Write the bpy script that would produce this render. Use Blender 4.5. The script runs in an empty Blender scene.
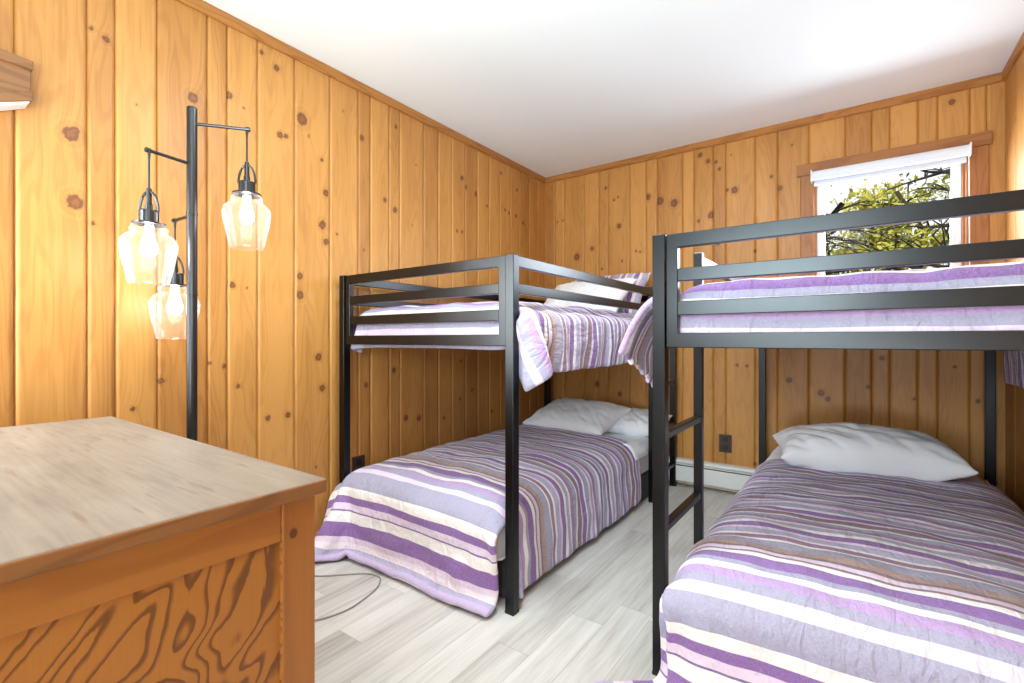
import bpy, bmesh, math, random
import numpy as np
from mathutils import Vector, Matrix, noise as mnoise

scene = bpy.context.scene
COL = scene.collection
R = math.radians

# ------------------------------------------------------------------ camera, world, lights, exposure
cam_data = bpy.data.cameras.new('camera')
cam = bpy.data.objects.new('camera', cam_data)
COL.objects.link(cam)
cam.location = (0, 0, 1.06)
cam.rotation_euler = (R(90), 0, R(35.8))
cam_data.sensor_width = 36.0
cam_data.lens = 480 / 1024 * 36
cam_data.shift_y = -2 / 1024
cam_data.clip_start = 0.02
scene.camera = cam

scene.view_settings.view_transform = 'Standard'
scene.view_settings.look = 'None'
scene.view_settings.gamma = 1
scene.view_settings.use_curve_mapping = False
scene.view_settings.exposure = 0.08
scene.cycles.use_denoising = True
scene.cycles.max_bounces = 8
scene.cycles.diffuse_bounces = 5
scene.cycles.glossy_bounces = 4
scene.cycles.transparent_max_bounces = 12
scene.cycles.caustics_reflective = False
scene.cycles.caustics_refractive = False
scene.cycles.sample_clamp_indirect = 4.0

world = bpy.data.worlds.new('world')
scene.world = world
world.use_nodes = True
wn = world.node_tree.nodes
wn['Background'].inputs['Color'].default_value = (0.93, 0.97, 1.0, 1)
wn['Background'].inputs['Strength'].default_value = 1.15


def area(name, loc, rot, size, energy, color, size_y=None, shape=None):
    d = bpy.data.lights.new(name, 'AREA')
    d.energy = energy
    d.color = color
    d.size = size
    d.shape = shape or ('RECTANGLE' if size_y else 'DISK')
    if size_y:
        d.size_y = size_y
    o = bpy.data.objects.new(name, d)
    o.location = loc
    o.rotation_euler = rot
    COL.objects.link(o)
    return o


# the room's ceiling lamp (just above the frame), the daylight through the window, and unseen fill lights added around the camera
area('ceiling_lamp_light', (-0.85, 1.25, 2.42), (0, 0, 0), 0.30, 27, (0.84, 0.95, 1.0))
area('ceiling_bounce_fill', (-0.45, -0.35, 1.45), (R(142), 0, R(8)), 0.9, 62, (0.74, 0.93, 1.0), 0.9)  # added fill aimed up and forward to brighten the ceiling
area('left_side_light', (-2.12, -0.12, 1.35), (R(88), 0, R(-40)), 0.5, 38, (0.84, 0.95, 1.0), 0.9)  # unseen source added by the left wall for sheen on the left bunk
area('front_fill', (-0.15, -0.45, 2.40), (R(42), 0, R(4)), 0.5, 16, (0.84, 0.95, 1.0), 0.4)  # added fill close under the ceiling, tilted forward onto the beds
area('low_fill', (-0.15, -1.5, 0.62), (R(92), 0, R(2)), 1.2, 38, (0.84, 0.95, 1.0), 0.6)  # added low fill behind the camera, brightens the space under the bunks
area('window_daylight', (0.125, 3.70, 1.78), (R(-62), 0, 0), 0.6, 32, (0.80, 0.90, 1.0), 0.55)
sun_d = bpy.data.lights.new('sun', 'SUN')
sun_d.energy = 3.0
sun_d.angle = R(2)
sun_d.color = (1.0, 0.95, 0.85)
sun = bpy.data.objects.new('sun', sun_d)
sun.rotation_euler = (R(50), 0, R(-35))
COL.objects.link(sun)


# ------------------------------------------------------------------ node helpers
def srgb(r, g, b):
    f = lambda c: (c / 255) / 12.92 if c / 255 <= 0.04045 else ((c / 255 + 0.055) / 1.055) ** 2.4
    return (f(r), f(g), f(b), 1)


class NT:
    def __init__(self, name):
        self.m = bpy.data.materials.new(name)
        self.m.use_nodes = True
        self.t = self.m.node_tree
        self.n = self.t.nodes
        self.b = self.n['Principled BSDF']
        self.out = self.n['Material Output']

    def link(self, a, b):
        self.t.links.new(a, b)

    def put(self, sock, v):
        if isinstance(v, bpy.types.NodeSocket):
            self.link(v, sock)
        elif v is not None:
            sock.default_value = v

    def attr(self, name, out='Fac'):
        a = self.n.new('ShaderNodeAttribute')
        a.attribute_name = name
        return a.outputs[out]

    def obj(self):
        return self.n.new('ShaderNodeTexCoord').outputs['Object']

    def uv(self):
        return self.n.new('ShaderNodeTexCoord').outputs['UV']

    def sep(self, v):
        s = self.n.new('ShaderNodeSeparateXYZ')
        self.link(v, s.inputs[0])
        return s.outputs

    def comb(self, x, y, z):
        c = self.n.new('ShaderNodeCombineXYZ')
        for i, v in enumerate((x, y, z)):
            self.put(c.inputs[i], v)
        return c.outputs[0]

    def math(self, op, a, b=None, c=None, clamp=False):
        m = self.n.new('ShaderNodeMath')
        m.operation = op
        m.use_clamp = clamp
        for i, v in enumerate((a, b, c)):
            if v is not None:
                self.put(m.inputs[i], v)
        return m.outputs[0]

    def noise(self, vec, scale=1.0, detail=2.0, rough=0.5, dist=0.0, out='Fac'):
        n = self.n.new('ShaderNodeTexNoise')
        self.put(n.inputs['Vector'], vec)
        n.inputs['Scale'].default_value = scale
        n.inputs['Detail'].default_value = detail
        n.inputs['Roughness'].default_value = rough
        n.inputs['Distortion'].default_value = dist
        return n.outputs[out]

    def ramp(self, fac, stops, interp='LINEAR'):
        r = self.n.new('ShaderNodeValToRGB')
        r.color_ramp.interpolation = interp
        e = r.color_ramp.elements
        while len(e) < len(stops):
            e.new(1.0)
        for i, (p, c) in enumerate(stops):
            e[i].position = p
            e[i].color = c if len(c) == 4 else (*c, 1)
        self.put(r.inputs[0], fac)
        return r.outputs[0]

    def mrange(self, v, a, b, c=0.0, d=1.0, smooth=True):
        m = self.n.new('ShaderNodeMapRange')
        m.interpolation_type = 'SMOOTHSTEP' if smooth else 'LINEAR'
        self.put(m.inputs[0], v)
        for i, q in enumerate((a, b, c, d)):
            m.inputs[i + 1].default_value = q
        return m.outputs[0]

    def mix(self, fac, a, b, mode='MIX'):
        m = self.n.new('ShaderNodeMix')
        m.data_type = 'RGBA'
        m.blend_type = mode
        self.put(m.inputs[0], fac)
        self.put(m.inputs[6], a)
        self.put(m.inputs[7], b)
        return m.outputs[2]

    def bump(self, h, strength=0.2, dist=0.002):
        b = self.n.new('ShaderNodeBump')
        b.inputs['Strength'].default_value = strength
        b.inputs['Distance'].default_value = dist
        self.put(b.inputs['Height'], h)
        self.link(b.outputs[0], self.b.inputs['Normal'])

    def done(self, color=None, rough=0.5, metal=0.0, spec=None, coat=None):
        self.put(self.b.inputs['Base Color'], color)
        self.put(self.b.inputs['Roughness'], rough)
        self.b.inputs['Metallic'].default_value = metal
        if spec is not None:
            self.b.inputs['Specular IOR Level'].default_value = spec
        if coat is not None:
            self.b.inputs['Coat Weight'].default_value = coat
            self.b.inputs['Coat Roughness'].default_value = 0.25
        return self.m


def plain(name, col, rough=0.5, metal=0.0, spec=None, var=0.06, scale=30.0):
    t = NT(name)
    n = t.noise(t.obj(), scale, 3)
    k = 1.0 - var
    c2 = (col[0] * k, col[1] * k, col[2] * k, 1)
    return t.done(t.mix(n, col, c2), rough, metal, spec)


def pine_boards(name, light, dark, knot):
    """Knotty pine; 'board', 'kd' and 's' are attributes of the board mesh (board tint, distance to the nearest knot, position across)."""
    t = NT(name)
    s = t.attr('s')
    bd = t.attr('board')
    kd = t.attr('kd')
    z = t.sep(t.obj())[2]
    off = t.math('MULTIPLY', bd, 57.0)
    warp = t.math('POWER', 2.718, t.math('MULTIPLY', kd, -0.45))
    s2 = t.math('ADD', s, t.math('MULTIPLY', warp, 0.03))
    fine = t.noise(t.comb(t.math('MULTIPLY', s2, 150.0), off, t.math('MULTIPLY', z, 2.0)), 1.0, 3, 0.6)
    big = t.noise(t.comb(t.math('MULTIPLY', s2, 9.0), off, t.math('MULTIPLY', z, 1.1)), 1.0, 2, 0.5)
    cath = t.math('SINE', t.math('MULTIPLY', big, 75.0))
    cath = t.mrange(cath, -0.2, 1.0)
    rings = t.math('SINE', t.math('MULTIPLY', t.math('ADD', kd, t.math('MULTIPLY', fine, 0.6)), 7.0))
    ringf = t.math('MULTIPLY', t.mrange(kd, 1.1, 3.6, 1.0, 0.0), 0.08)
    grain = t.math('ADD', t.math('MULTIPLY', fine, 0.5), t.math('MULTIPLY', cath, 0.17))
    grain = t.math('ADD', grain, t.math('MULTIPLY', rings, ringf))
    grain = t.math('ADD', grain, t.math('MULTIPLY', t.math('SUBTRACT', big, 0.5), 0.95))
    grain = t.math('ADD', grain, t.math('MULTIPLY', t.math('SUBTRACT', t.attr('tint'), 0.5), 0.55), clamp=True)
    col = t.mix(grain, light, dark)
    nk = t.noise(t.obj(), 90.0, 2)
    kk = t.math('ADD', kd, t.math('MULTIPLY', t.math('SUBTRACT', nk, 0.5), 0.9))
    halo = t.mrange(kk, 0.9, 2.0, 0.24, 0.0)
    col = t.mix(halo, col, (dark[0] * 0.62, dark[1] * 0.5, dark[2] * 0.45, 1))
    core = t.mrange(kk, 0.75, 1.1, 1.0, 0.0)
    ring = t.math('SINE', t.math('MULTIPLY', kk, 14.0))
    kc = t.mix(t.mrange(t.math('ADD', kk, t.math('MULTIPLY', ring, .12)), .45, .85, 0.0, 1.0), (knot[0] * 3.6, knot[1] * 3.0, knot[2] * 2.0, 1), knot)
    col = t.mix(t.math('MULTIPLY', core, 0.85), col, kc)
    t.bump(grain, 0.10, 0.001)
    return t.done(col, 0.42, spec=0.4)


def wood(name, light, dark, axis='y', freq=60.0, rough=0.45, contrast=1.0, knots=False):
    t = NT(name)
    x, y, z = t.sep(t.obj())
    sc = {'x': (1.5, freq, freq), 'y': (freq, 1.5, freq), 'z': (freq, freq, 1.5)}[axis]
    v = t.comb(t.math('MULTIPLY', x, sc[0]), t.math('MULTIPLY', y, sc[1]), t.math('MULTIPLY', z, sc[2]))
    f = t.noise(v, 1.0, 4, 0.6, 0.4)
    sc2 = [q * 0.18 if q > 2 else q * 0.8 for q in sc]
    v2 = t.comb(t.math('MULTIPLY', x, sc2[0]), t.math('MULTIPLY', y, sc2[1]), t.math('MULTIPLY', z, sc2[2]))
    g = t.noise(v2, 1.0, 2)
    c = t.mrange(t.math('SINE', t.math('MULTIPLY', g, 60.0)), 0.0, 1.0)
    k = t.math('ADD', t.math('MULTIPLY', f, 0.6 * contrast), t.math('MULTIPLY', c, 0.35 * contrast), clamp=True)
    col = t.mix(k, light, dark)
    return t.done(col, rough, spec=0.4)


def figured_ply(name, light, dark):
    """Rotary-cut plywood: contour lines of a smooth field."""
    t = NT(name)
    x, y, z = t.sep(t.obj())
    v = t.comb(2.6, t.math('MULTIPLY', t.math('SUBTRACT', y, z), 4.6), t.math('MULTIPLY', t.math('ADD', y, z), 2.3))
    n = t.noise(v, 1.0, 1.0, 0.4, 0.6)
    jag = t.noise(t.comb(0.0, t.math('MULTIPLY', y, 60.0), t.math('MULTIPLY', z, 14.0)), 1.0, 2)
    h = t.math('ADD', n, t.math('MULTIPLY', jag, 0.022))
    fr = t.math('FRACT', t.math('MULTIPLY', h, 20.0))
    line = t.math('MULTIPLY', t.mrange(fr, 0.55, 0.85), t.mrange(fr, 0.93, 1.0, 1.0, 0.0))
    fine = t.noise(t.comb(0.0, t.math('MULTIPLY', y, 220.0), t.math('MULTIPLY', z, 6.0)), 1.0, 2)
    col = t.mix(t.math('MULTIPLY', fine, 0.25), light, dark)
    col = t.mix(t.math('MULTIPLY', line, 0.88), col, dark)
    return t.done(col, 0.42, spec=0.4)


def vinyl_floor(name):
    t = NT(name)
    x, y, z = t.sep(t.obj())
    w, L = 0.128, 1.22
    ix = t.math('FLOOR', t.math('DIVIDE', x, w))
    wn_ = t.n.new('ShaderNodeTexWhiteNoise')
    wn_.noise_dimensions = '1D'
    t.link(ix, wn_.inputs['W'])
    yo = t.math('ADD', t.math('DIVIDE', y, L), wn_.outputs['Value'])
    iy = t.math('FLOOR', yo)
    wn2 = t.n.new('ShaderNodeTexWhiteNoise')
    wn2.noise_dimensions = '2D'
    t.link(t.comb(ix, iy, 0.0), wn2.inputs['Vector'])
    r = wn2.outputs['Value']
    fx = t.math('FRACT', t.math('DIVIDE', x, w))
    fy = t.math('FRACT', yo)
    ex = t.math('MINIMUM', fx, t.math('SUBTRACT', 1.0, fx))
    ey = t.math('MULTIPLY', t.math('MINIMUM', fy, t.math('SUBTRACT', 1.0, fy)), L / w)
    seam = t.mrange(t.math('MINIMUM', ex, ey), 0.004, 0.016, 0.35, 0.0)
    off = t.math('MULTIPLY', r, 91.0)
    f = t.noise(t.comb(t.math('MULTIPLY', x, 70.0), t.math('ADD', t.math('MULTIPLY', y, 3.2), off), off), 1.0, 4, 0.65, 0.5)
    g = t.noise(t.comb(t.math('MULTIPLY', x, 13.0), t.math('ADD', t.math('MULTIPLY', y, 1.6), off), off), 1.0, 3, 0.55, 0.3)
    k = t.math('ADD', t.math('MULTIPLY', f, 0.55), t.math('MULTIPLY', g, 0.55))
    k = t.math('ADD', k, t.math('MULTIPLY', t.math('SUBTRACT', r, 0.5), 0.2))
    col = t.ramp(k, [(0.22, srgb(148, 142, 134)), (0.46, srgb(194, 190, 184)), (0.66, srgb(214, 211, 206)), (0.9, srgb(228, 226, 222))])
    col = t.mix(seam, col, srgb(95, 88, 80))
    t.bump(t.math('SUBTRACT', f, seam), 0.12, 0.001)
    return t.done(col, 0.48, spec=0.35)


STR_A = [  # (width in m from the foot hem, colour)
    (.030, 'lil'), (.030, 'grl'), (.030, 'crp'), (.030, 'pnk'), (.066, 'pur'), (.045, 'crm'), (.009, 'dpu'), (.030, 'pnk'),
    (.036, 'pur'), (.036, 'crm'), (.075, 'gry'), (.034, 'pnk'), (.026, 'gry'), (.034, 'lpu'), (.026, 'crm'), (.020, 'gry'),
    (.040, 'pur'), (.022, 'crm'), (.009, 'brn'), (.020, 'pnk'), (.014, 'brn'), (.030, 'tan'), (.036, 'gry'), (.010, 'crm'),
    (.030, 'mau'), (.012, 'crm'), (.036, 'grl'), (.012, 'pnk'), (.030, 'pur'), (.024, 'crm')]
STR_B = [
    (.030, 'grl'), (.014, 'wht'), (.024, 'mau'), (.024, 'gry'), (.014, 'wht'), (.034, 'brn'), (.018, 'pnk'), (.032, 'pur'),
    (.014, 'wht'), (.034, 'gry'), (.018, 'pnk'), (.020, 'lpu'), (.014, 'wht'), (.030, 'mau'), (.034, 'grl'), (.016, 'wht'), (.020, 'dpu'),
    (.018, 'pnk'), (.034, 'gry'), (.014, 'wht'), (.030, 'pur'), (.018, 'crm'), (.030, 'grl'), (.016, 'wht'), (.022, 'mau'),
    (.030, 'gry'), (.014, 'wht'), (.028, 'lpu'), (.016, 'wht'), (.028, 'pur')]
PAL = {'lil': srgb(190, 172, 210), 'grl': srgb(170, 164, 194), 'crp': srgb(230, 218, 226), 'pnk': srgb(218, 200, 220),
       'pur': srgb(126, 84, 154), 'crm': srgb(234, 229, 227), 'dpu': srgb(106, 82, 134), 'gry': srgb(152, 149, 174),
       'lpu': srgb(172, 142, 190), 'brn': srgb(128, 96, 104), 'tan': srgb(166, 138, 130), 'mau': srgb(146, 106, 142), 'wht': srgb(224, 222, 230)}


def duvet_material(name):
    t = NT(name)
    uv = t.sep(t.uv())
    u, v = uv[0], uv[1]
    wob = t.noise(t.comb(t.math('MULTIPLY', u, 3.0), t.math('MULTIPLY', v, 3.0), 0.0), 1.0, 2)
    v = t.math('ADD', v, t.math('MULTIPLY', t.math('SUBTRACT', wob, 0.5), 0.006))

    def stripes(seq, coord):
        tot = sum(w for w, _ in seq)
        st, acc = [], 0.0
        for w, c in seq:
            st.append((acc / tot, PAL[c]))
            acc += w
        return t.ramp(t.math('FRACT', t.math('DIVIDE', coord, tot)), st, 'CONSTANT'), tot

    a, la = stripes(STR_A, v)
    b, lb = stripes(STR_B, t.math('SUBTRACT', v, la))
    col = t.mix(t.math('GREATER_THAN', v, la), a, b)
    weave = t.noise(t.comb(t.math('MULTIPLY', u, 700.0), t.math('MULTIPLY', v, 120.0), 0.0), 1.0, 2)
    weave2 = t.noise(t.comb(t.math('MULTIPLY', u, 90.0), t.math('MULTIPLY', v, 600.0), 0.0), 1.0, 2)
    k = t.math('MULTIPLY', t.math('ADD', weave, weave2), 0.5)
    col = t.mix(t.mrange(k, 0.30, 0.75, 0.0, 0.2), col, srgb(236, 230, 238))
    # crinkled cotton
    cr = t.noise(t.comb(t.math('MULTIPLY', u, 22.0), t.math('MULTIPLY', v, 9.0), 0.0), 1.0, 3, 0.55, 1.2)
    cr2 = t.noise(t.comb(t.math('MULTIPLY', u, 60.0), t.math('MULTIPLY', v, 45.0), 0.0), 1.0, 2)
    t.bump(t.math('ADD', t.math('MULTIPLY', cr, 1.0), t.math('MULTIPLY', cr2, 0.35)), 0.9, 0.014)
    t.b.inputs['Sheen Weight'].default_value = 0.15
    return t.done(col, 0.85, spec=0.2)


def cloth_plain(name, col, bump=0.3):
    t = NT(name)
    n = t.noise(t.obj(), 14.0, 3, 0.5, 0.8)
    n2 = t.noise(t.obj(), 300.0, 1)
    t.bump(t.math('ADD', n, t.math('MULTIPLY', n2, 0.05)), bump, 0.012)
    return t.done(t.mix(n2, col, (col[0] * .93, col[1] * .93, col[2] * .94, 1)), 0.85, spec=0.2)


def glass_mat(name, gloss_max=0.5, haze=0.0, tint=(1, 1, 1, 1)):
    t = NT(name)
    n = t.n
    n.remove(t.b)
    tr = n.new('ShaderNodeBsdfTransparent')
    tr.inputs[0].default_value = tint
    gl = n.new('ShaderNodeBsdfGlossy')
    gl.inputs['Roughness'].default_value = 0.04
    fr = n.new('ShaderNodeLayerWeight')
    fr.inputs['Blend'].default_value = 0.25
    m1 = n.new('ShaderNodeMixShader')
    t.link(t.math('MULTIPLY', fr.outputs['Fresnel'], gloss_max), m1.inputs[0])
    last = tr.outputs[0]
    if haze > 0:
        tl = n.new('ShaderNodeBsdfTranslucent')
        tl.inputs[0].default_value = (0.95, 0.95, 0.95, 1)
        df = n.new('ShaderNodeBsdfDiffuse')
        df.inputs[0].default_value = (0.95, 0.95, 0.95, 1)
        ad = n.new('ShaderNodeMixShader')
        t.link(tl.outputs[0], ad.inputs[1])
        t.link(df.outputs[0], ad.inputs[2])
        mh = n.new('ShaderNodeMixShader')
        seed = t.noise(t.obj(), 60.0, 2)
        edge = t.math('ADD', t.math('MULTIPLY', n_face(t), 0.30), haze)
        t.link(t.math('MULTIPLY', edge, t.mrange(seed, 0.3, 0.7, 0.92, 1.08)), mh.inputs[0])
        t.link(last, mh.inputs[1])
        t.link(ad.outputs[0], mh.inputs[2])
        last = mh.outputs[0]
    t.link(last, m1.inputs[1])
    t.link(gl.outputs[0], m1.inputs[2])
    t.link(m1.outputs[0], t.out.inputs[0])
    return t.m


def n_face(t):
    lw = t.n.new('ShaderNodeLayerWeight')
    lw.inputs['Blend'].default_value = 0.35
    return t.math('POWER', lw.outputs['Facing'], 2.0)


def emit(name, col, strength):
    t = NT(name)
    t.b.inputs['Emission Color'].default_value = col
    t.b.inputs['Emission Strength'].default_value = strength
    return t.done(col, 0.4)


M = {}
M['pine_left'] = pine_boards('knotty pine boards', srgb(196, 141, 74), srgb(146, 92, 40), srgb(66, 38, 24))
M['pine_back'] = M['pine_left']
M['trim'] = wood('stained pine trim', srgb(184, 126, 62), srgb(132, 82, 36), 'y', 45)
M['trim_x'] = wood('stained pine trim crosswise', srgb(184, 126, 62), srgb(132, 82, 36), 'x', 45)
M['casing_z'] = wood('red pine casing upright', srgb(166, 110, 60), srgb(126, 78, 42), 'z', 40)
M['casing_x'] = wood('red pine casing crosswise', srgb(166, 110, 60), srgb(126, 78, 42), 'x', 40)
M['ceiling'] = plain('ceiling paint', srgb(232, 239, 239), 0.9, var=0.02, scale=3)
M['floor'] = vinyl_floor('grey oak vinyl planks')
M['black'] = plain('black satin steel', srgb(56, 57, 58), 0.29, 1.0, var=0.1)
M['lampmetal'] = plain('lamp bronze black metal', srgb(66, 66, 68), 0.3, 0.8, var=0.1)
M['duvet'] = duvet_material('striped cotton')
M['white'] = cloth_plain('white cotton', srgb(240, 243, 247))
M['mattress'] = cloth_plain('mattress ticking', srgb(226, 226, 226), 0.15)
M['greyfab'] = cloth_plain('charcoal fabric', srgb(78, 76, 80), 0.6)
M['glass'] = glass_mat('window glass', 0.12)
M['shade'] = glass_mat('seeded lamp glass', 0.22, 0.025)
M['bulb'] = emit('lit bulb', (1.0, 0.98, 0.95, 1), 36)
M['vinyl'] = plain('white vinyl', srgb(232, 233, 236), 0.4)
M['blind'] = cloth_plain('white blind cloth', srgb(222, 230, 240), 0.05)
M['heater'] = plain('white enamel', srgb(228, 228, 224), 0.35, var=0.03)
M['heaterdark'] = plain('dark slot', srgb(60, 62, 62), 0.6)
M['brownplate'] = plain('brown plastic', srgb(58, 40, 30), 0.4)
M['plate_slot'] = plain('black plastic', srgb(20, 16, 14), 0.5)
M['whiteplug'] = plain('white plastic', srgb(225, 225, 222), 0.4)
M['cable'] = plain('grey cable rubber', srgb(150, 148, 146), 0.5)
M['bark'] = plain('dark bark', srgb(58, 48, 40), 0.9, var=0.4)
M['leaf_y'] = plain('yellow green leaf', srgb(196, 190, 66), 0.7, var=0.45, scale=2.5)
M['leaf_g'] = plain('mid green leaf', srgb(104, 122, 58), 0.7, var=0.45, scale=2.5)
M['grass'] = plain('lawn grass', srgb(118, 130, 60), 0.9, var=0.3, scale=2)

# dresser woods
def worn_top(name):
    t = NT(name)
    x, y, z = t.sep(t.obj())
    f = t.noise(t.comb(t.math('MULTIPLY', x, 4.0), t.math('MULTIPLY', y, 90.0), 0.0), 1.0, 4, 0.6)
    g = t.noise(t.comb(t.math('MULTIPLY', x, 3.0), t.math('MULTIPLY', y, 14.0), 0.0), 1.0, 3, 0.6, 0.5)
    d = t.mrange(t.noise(t.comb(t.math('MULTIPLY', x, 7.0), t.math('MULTIPLY', y, 55.0), 3.0), 1.0, 1), 0.66, 0.74, 0.0, 0.55)
    k = t.math('ADD', t.math('MULTIPLY', f, 0.45), t.math('MULTIPLY', g, 0.6))
    col = t.ramp(k, [(0.3, srgb(92, 80, 69)), (0.52, srgb(120, 107, 94)), (0.75, srgb(137, 124, 110))])
    col = t.mix(d, col, srgb(96, 70, 48))
    return t.done(col, 0.5, spec=0.45)


M['dtop'] = worn_top('worn pine top')
M['dedge'] = wood('dresser edge pine', srgb(136, 92, 52), srgb(96, 62, 34), 'y', 50)
M['drail'] = wood('dresser rail pine', srgb(160, 104, 44), srgb(128, 78, 30), 'y', 45, contrast=.8)
def post_wood(name, light, dark):
    t = NT(name)
    x, y, z = t.sep(t.obj())
    kd = t.math('SQRT', t.math('ADD', t.math('POWER', t.math('DIVIDE', t.math('SUBTRACT', y, .222), .0075), 2.0), t.math('POWER', t.math('DIVIDE', t.math('SUBTRACT', z, .711), .009), 2.0)))
    pull = t.math('POWER', 2.718, t.math('MULTIPLY', kd, -0.35))
    f = t.noise(t.comb(t.math('MULTIPLY', x, 160.0), t.math('MULTIPLY', y, 160.0), t.math('MULTIPLY', z, 5.0)), 1.0, 3)
    arc = t.math('ADD', t.math('MULTIPLY', z, 42.0), t.math('MULTIPLY', t.math('POWER', t.math('MULTIPLY', t.math('SUBTRACT', y, .262), 20.0), 2.0), 9.0))
    arc = t.math('ADD', arc, t.math('MULTIPLY', t.noise(t.obj(), 14.0, 1), 5.0))
    ln = t.math('MULTIPLY', t.mrange(t.math('FRACT', arc), .45, .95), t.mrange(y, .205, .235, 0.75, 0.0))
    k = t.math('ADD', t.math('MULTIPLY', f, .45), ln, clamp=True)
    col = t.mix(k, light, dark)
    col = t.mix(t.mrange(kd, .7, 1.3, .9, 0.0), col, srgb(58, 32, 16))
    col = t.mix(t.math('MULTIPLY', pull, .35), col, dark)
    return t.done(col, 0.45, spec=0.4)


M['dpost'] = post_wood('dresser post pine', srgb(160, 104, 44), srgb(112, 64, 26))
M['dply'] = figured_ply('figured plywood', srgb(162, 106, 42), srgb(92, 54, 24))


# ------------------------------------------------------------------ object helpers
def wpos(o):
    p = Vector((0, 0, 0))
    while o is not None:
        p += o.location
        o = o.parent
    return p


def tag(o, label, cat, group=None):
    o['label'] = label
    o['category'] = cat
    if group:
        o['group'] = group
    return o


def thing(name, label, cat, loc=(0, 0, 0), group=None):
    o = bpy.data.objects.new(name, None)
    o.empty_display_size = 0.1
    COL.objects.link(o)
    o.location = loc
    return tag(o, label, cat, group)


def obj(name, bm, mat, parent=None, bevel=0.0, smooth=False, segs=2):
    """Link a bmesh whose vertices are in world coordinates (or in the parent's own coordinates when it sits at the origin)."""
    me = bpy.data.meshes.new(name)
    if parent is not None:
        p = wpos(parent)
        bmesh.ops.translate(bm, verts=bm.verts, vec=-p)
    bmesh.ops.recalc_face_normals(bm, faces=bm.faces)
    bm.to_mesh(me)
    bm.free()
    return mesh_obj(name, me, mat, parent, bevel, smooth, segs)


def mesh_obj(name, me, mat, parent=None, bevel=0.0, smooth=False, segs=2):
    o = bpy.data.objects.new(name, me)
    COL.objects.link(o)
    o.parent = parent
    for m in (mat if isinstance(mat, (list, tuple)) else [mat]):
        me.materials.append(m)
    if smooth:
        for p in me.polygons:
            p.use_smooth = True
    if bevel:
        b = o.modifiers.new('bevel', 'BEVEL')
        b.width = bevel
        b.segments = segs
        b.limit_method = 'ANGLE'
        b.angle_limit = R(40)
    return o


def structure(o):
    o['kind'] = 'structure'
    return o


def box(bm, x0, x1, y0, y1, z0, z1):
    v = [bm.verts.new(p) for p in ((x0, y0, z0), (x1, y0, z0), (x1, y1, z0), (x0, y1, z0),
                                   (x0, y0, z1), (x1, y0, z1), (x1, y1, z1), (x0, y1, z1))]
    for f in ((3, 2, 1, 0), (4, 5, 6, 7), (0, 1, 5, 4), (1, 2, 6, 5), (2, 3, 7, 6), (3, 0, 4, 7)):
        bm.faces.new([v[i] for i in f])
    return v


def bx(*a):
    bm = bmesh.new()
    box(bm, *a)
    return bm


def lathe(bm, prof, c, seg=32, close=False):
    rings = []
    for r, z in prof:
        rings.append([bm.verts.new((c[0] + r * math.cos(2 * math.pi * i / seg), c[1] + r * math.sin(2 * math.pi * i / seg), c[2] + z)) for i in range(seg)])
    for a, b in zip(rings, rings[1:]):
        for i in range(seg):
            j = (i + 1) % seg
            bm.faces.new((a[i], a[j], b[j], b[i]))
    if close:
        bm.faces.new(rings[0][::-1])
        bm.faces.new(rings[-1])
    return bm


def tube(bm, pts, r, seg=10):
    pts = [Vector(p) for p in pts]
    rings = []
    for i, p in enumerate(pts):
        a = pts[max(i - 1, 0)]
        b = pts[min(i + 1, len(pts) - 1)]
        d = (b - a).normalized()
        up = Vector((0, 0, 1)) if abs(d.z) < 0.9 else Vector((1, 0, 0))
        u = d.cross(up).normalized()
        w = u.cross(d).normalized()
        rr = r[i] if isinstance(r, (list, tuple)) else r
        rings.append([bm.verts.new(p + rr * (math.cos(2 * math.pi * k / seg) * u + math.sin(2 * math.pi * k / seg) * w)) for k in range(seg)])
    for a, b in zip(rings, rings[1:]):
        for k in range(seg):
            j = (k + 1) % seg
            bm.faces.new((a[k], a[j], b[j], b[k]))
    bm.faces.new(rings[0][::-1])
    bm.faces.new(rings[-1])
    return bm


def prism(bm, poly, axis, a0, a1):
    """Extrude a 2-D outline along an axis; the outline gives the two other coordinates in order."""
    def P(q, a):
        if axis == 'x':
            return (a, q[0], q[1])
        if axis == 'y':
            return (q[0], a, q[1])
        return (q[0], q[1], a)
    A = [bm.verts.new(P(q, a0)) for q in poly]
    B = [bm.verts.new(P(q, a1)) for q in poly]
    n = len(poly)
    for i in range(n):
        j = (i + 1) % n
        bm.faces.new((A[i], A[j], B[j], B[i]))
    bm.faces.new(A[::-1])
    bm.faces.new(B)
    return bm


def spline(pts, n=8):
    pts = [Vector(p) for p in pts]
    out = []
    for i in range(len(pts) - 1):
        p0, p1, p2, p3 = pts[max(i - 1, 0)], pts[i], pts[i + 1], pts[min(i + 2, len(pts) - 1)]
        for k in range(n):
            t = k / n
            out.append(0.5 * ((2 * p1) + (-p0 + p2) * t + (2 * p0 - 5 * p1 + 4 * p2 - p3) * t * t + (-p0 + 3 * p1 - 3 * p2 + p3) * t ** 3))
    out.append(pts[-1])
    return out


# ------------------------------------------------------------------ room: sizes and where a measured point falls on a wall
XL, XR, YB, YF, ZC = -2.225, 0.63, 3.579, -1.6, 2.47
YAW = R(35.8)
FW = np.array([-math.sin(YAW), math.cos(YAW), 0.0])
RT = np.array([math.cos(YAW), math.sin(YAW), 0.0])


def ray(u, v):
    return FW + (u - 512) / 480 * RT + np.array([0, 0, (339.5 - v) / 480])


def on_left(u, v):
    d = ray(u, v)
    t = XL / d[0]
    return t * d[1], 1.06 + t * d[2], t


def on_back(u, v):
    d = ray(u, v)
    t = YB / d[1]
    return t * d[0], 1.06 + t * d[2], t


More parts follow.
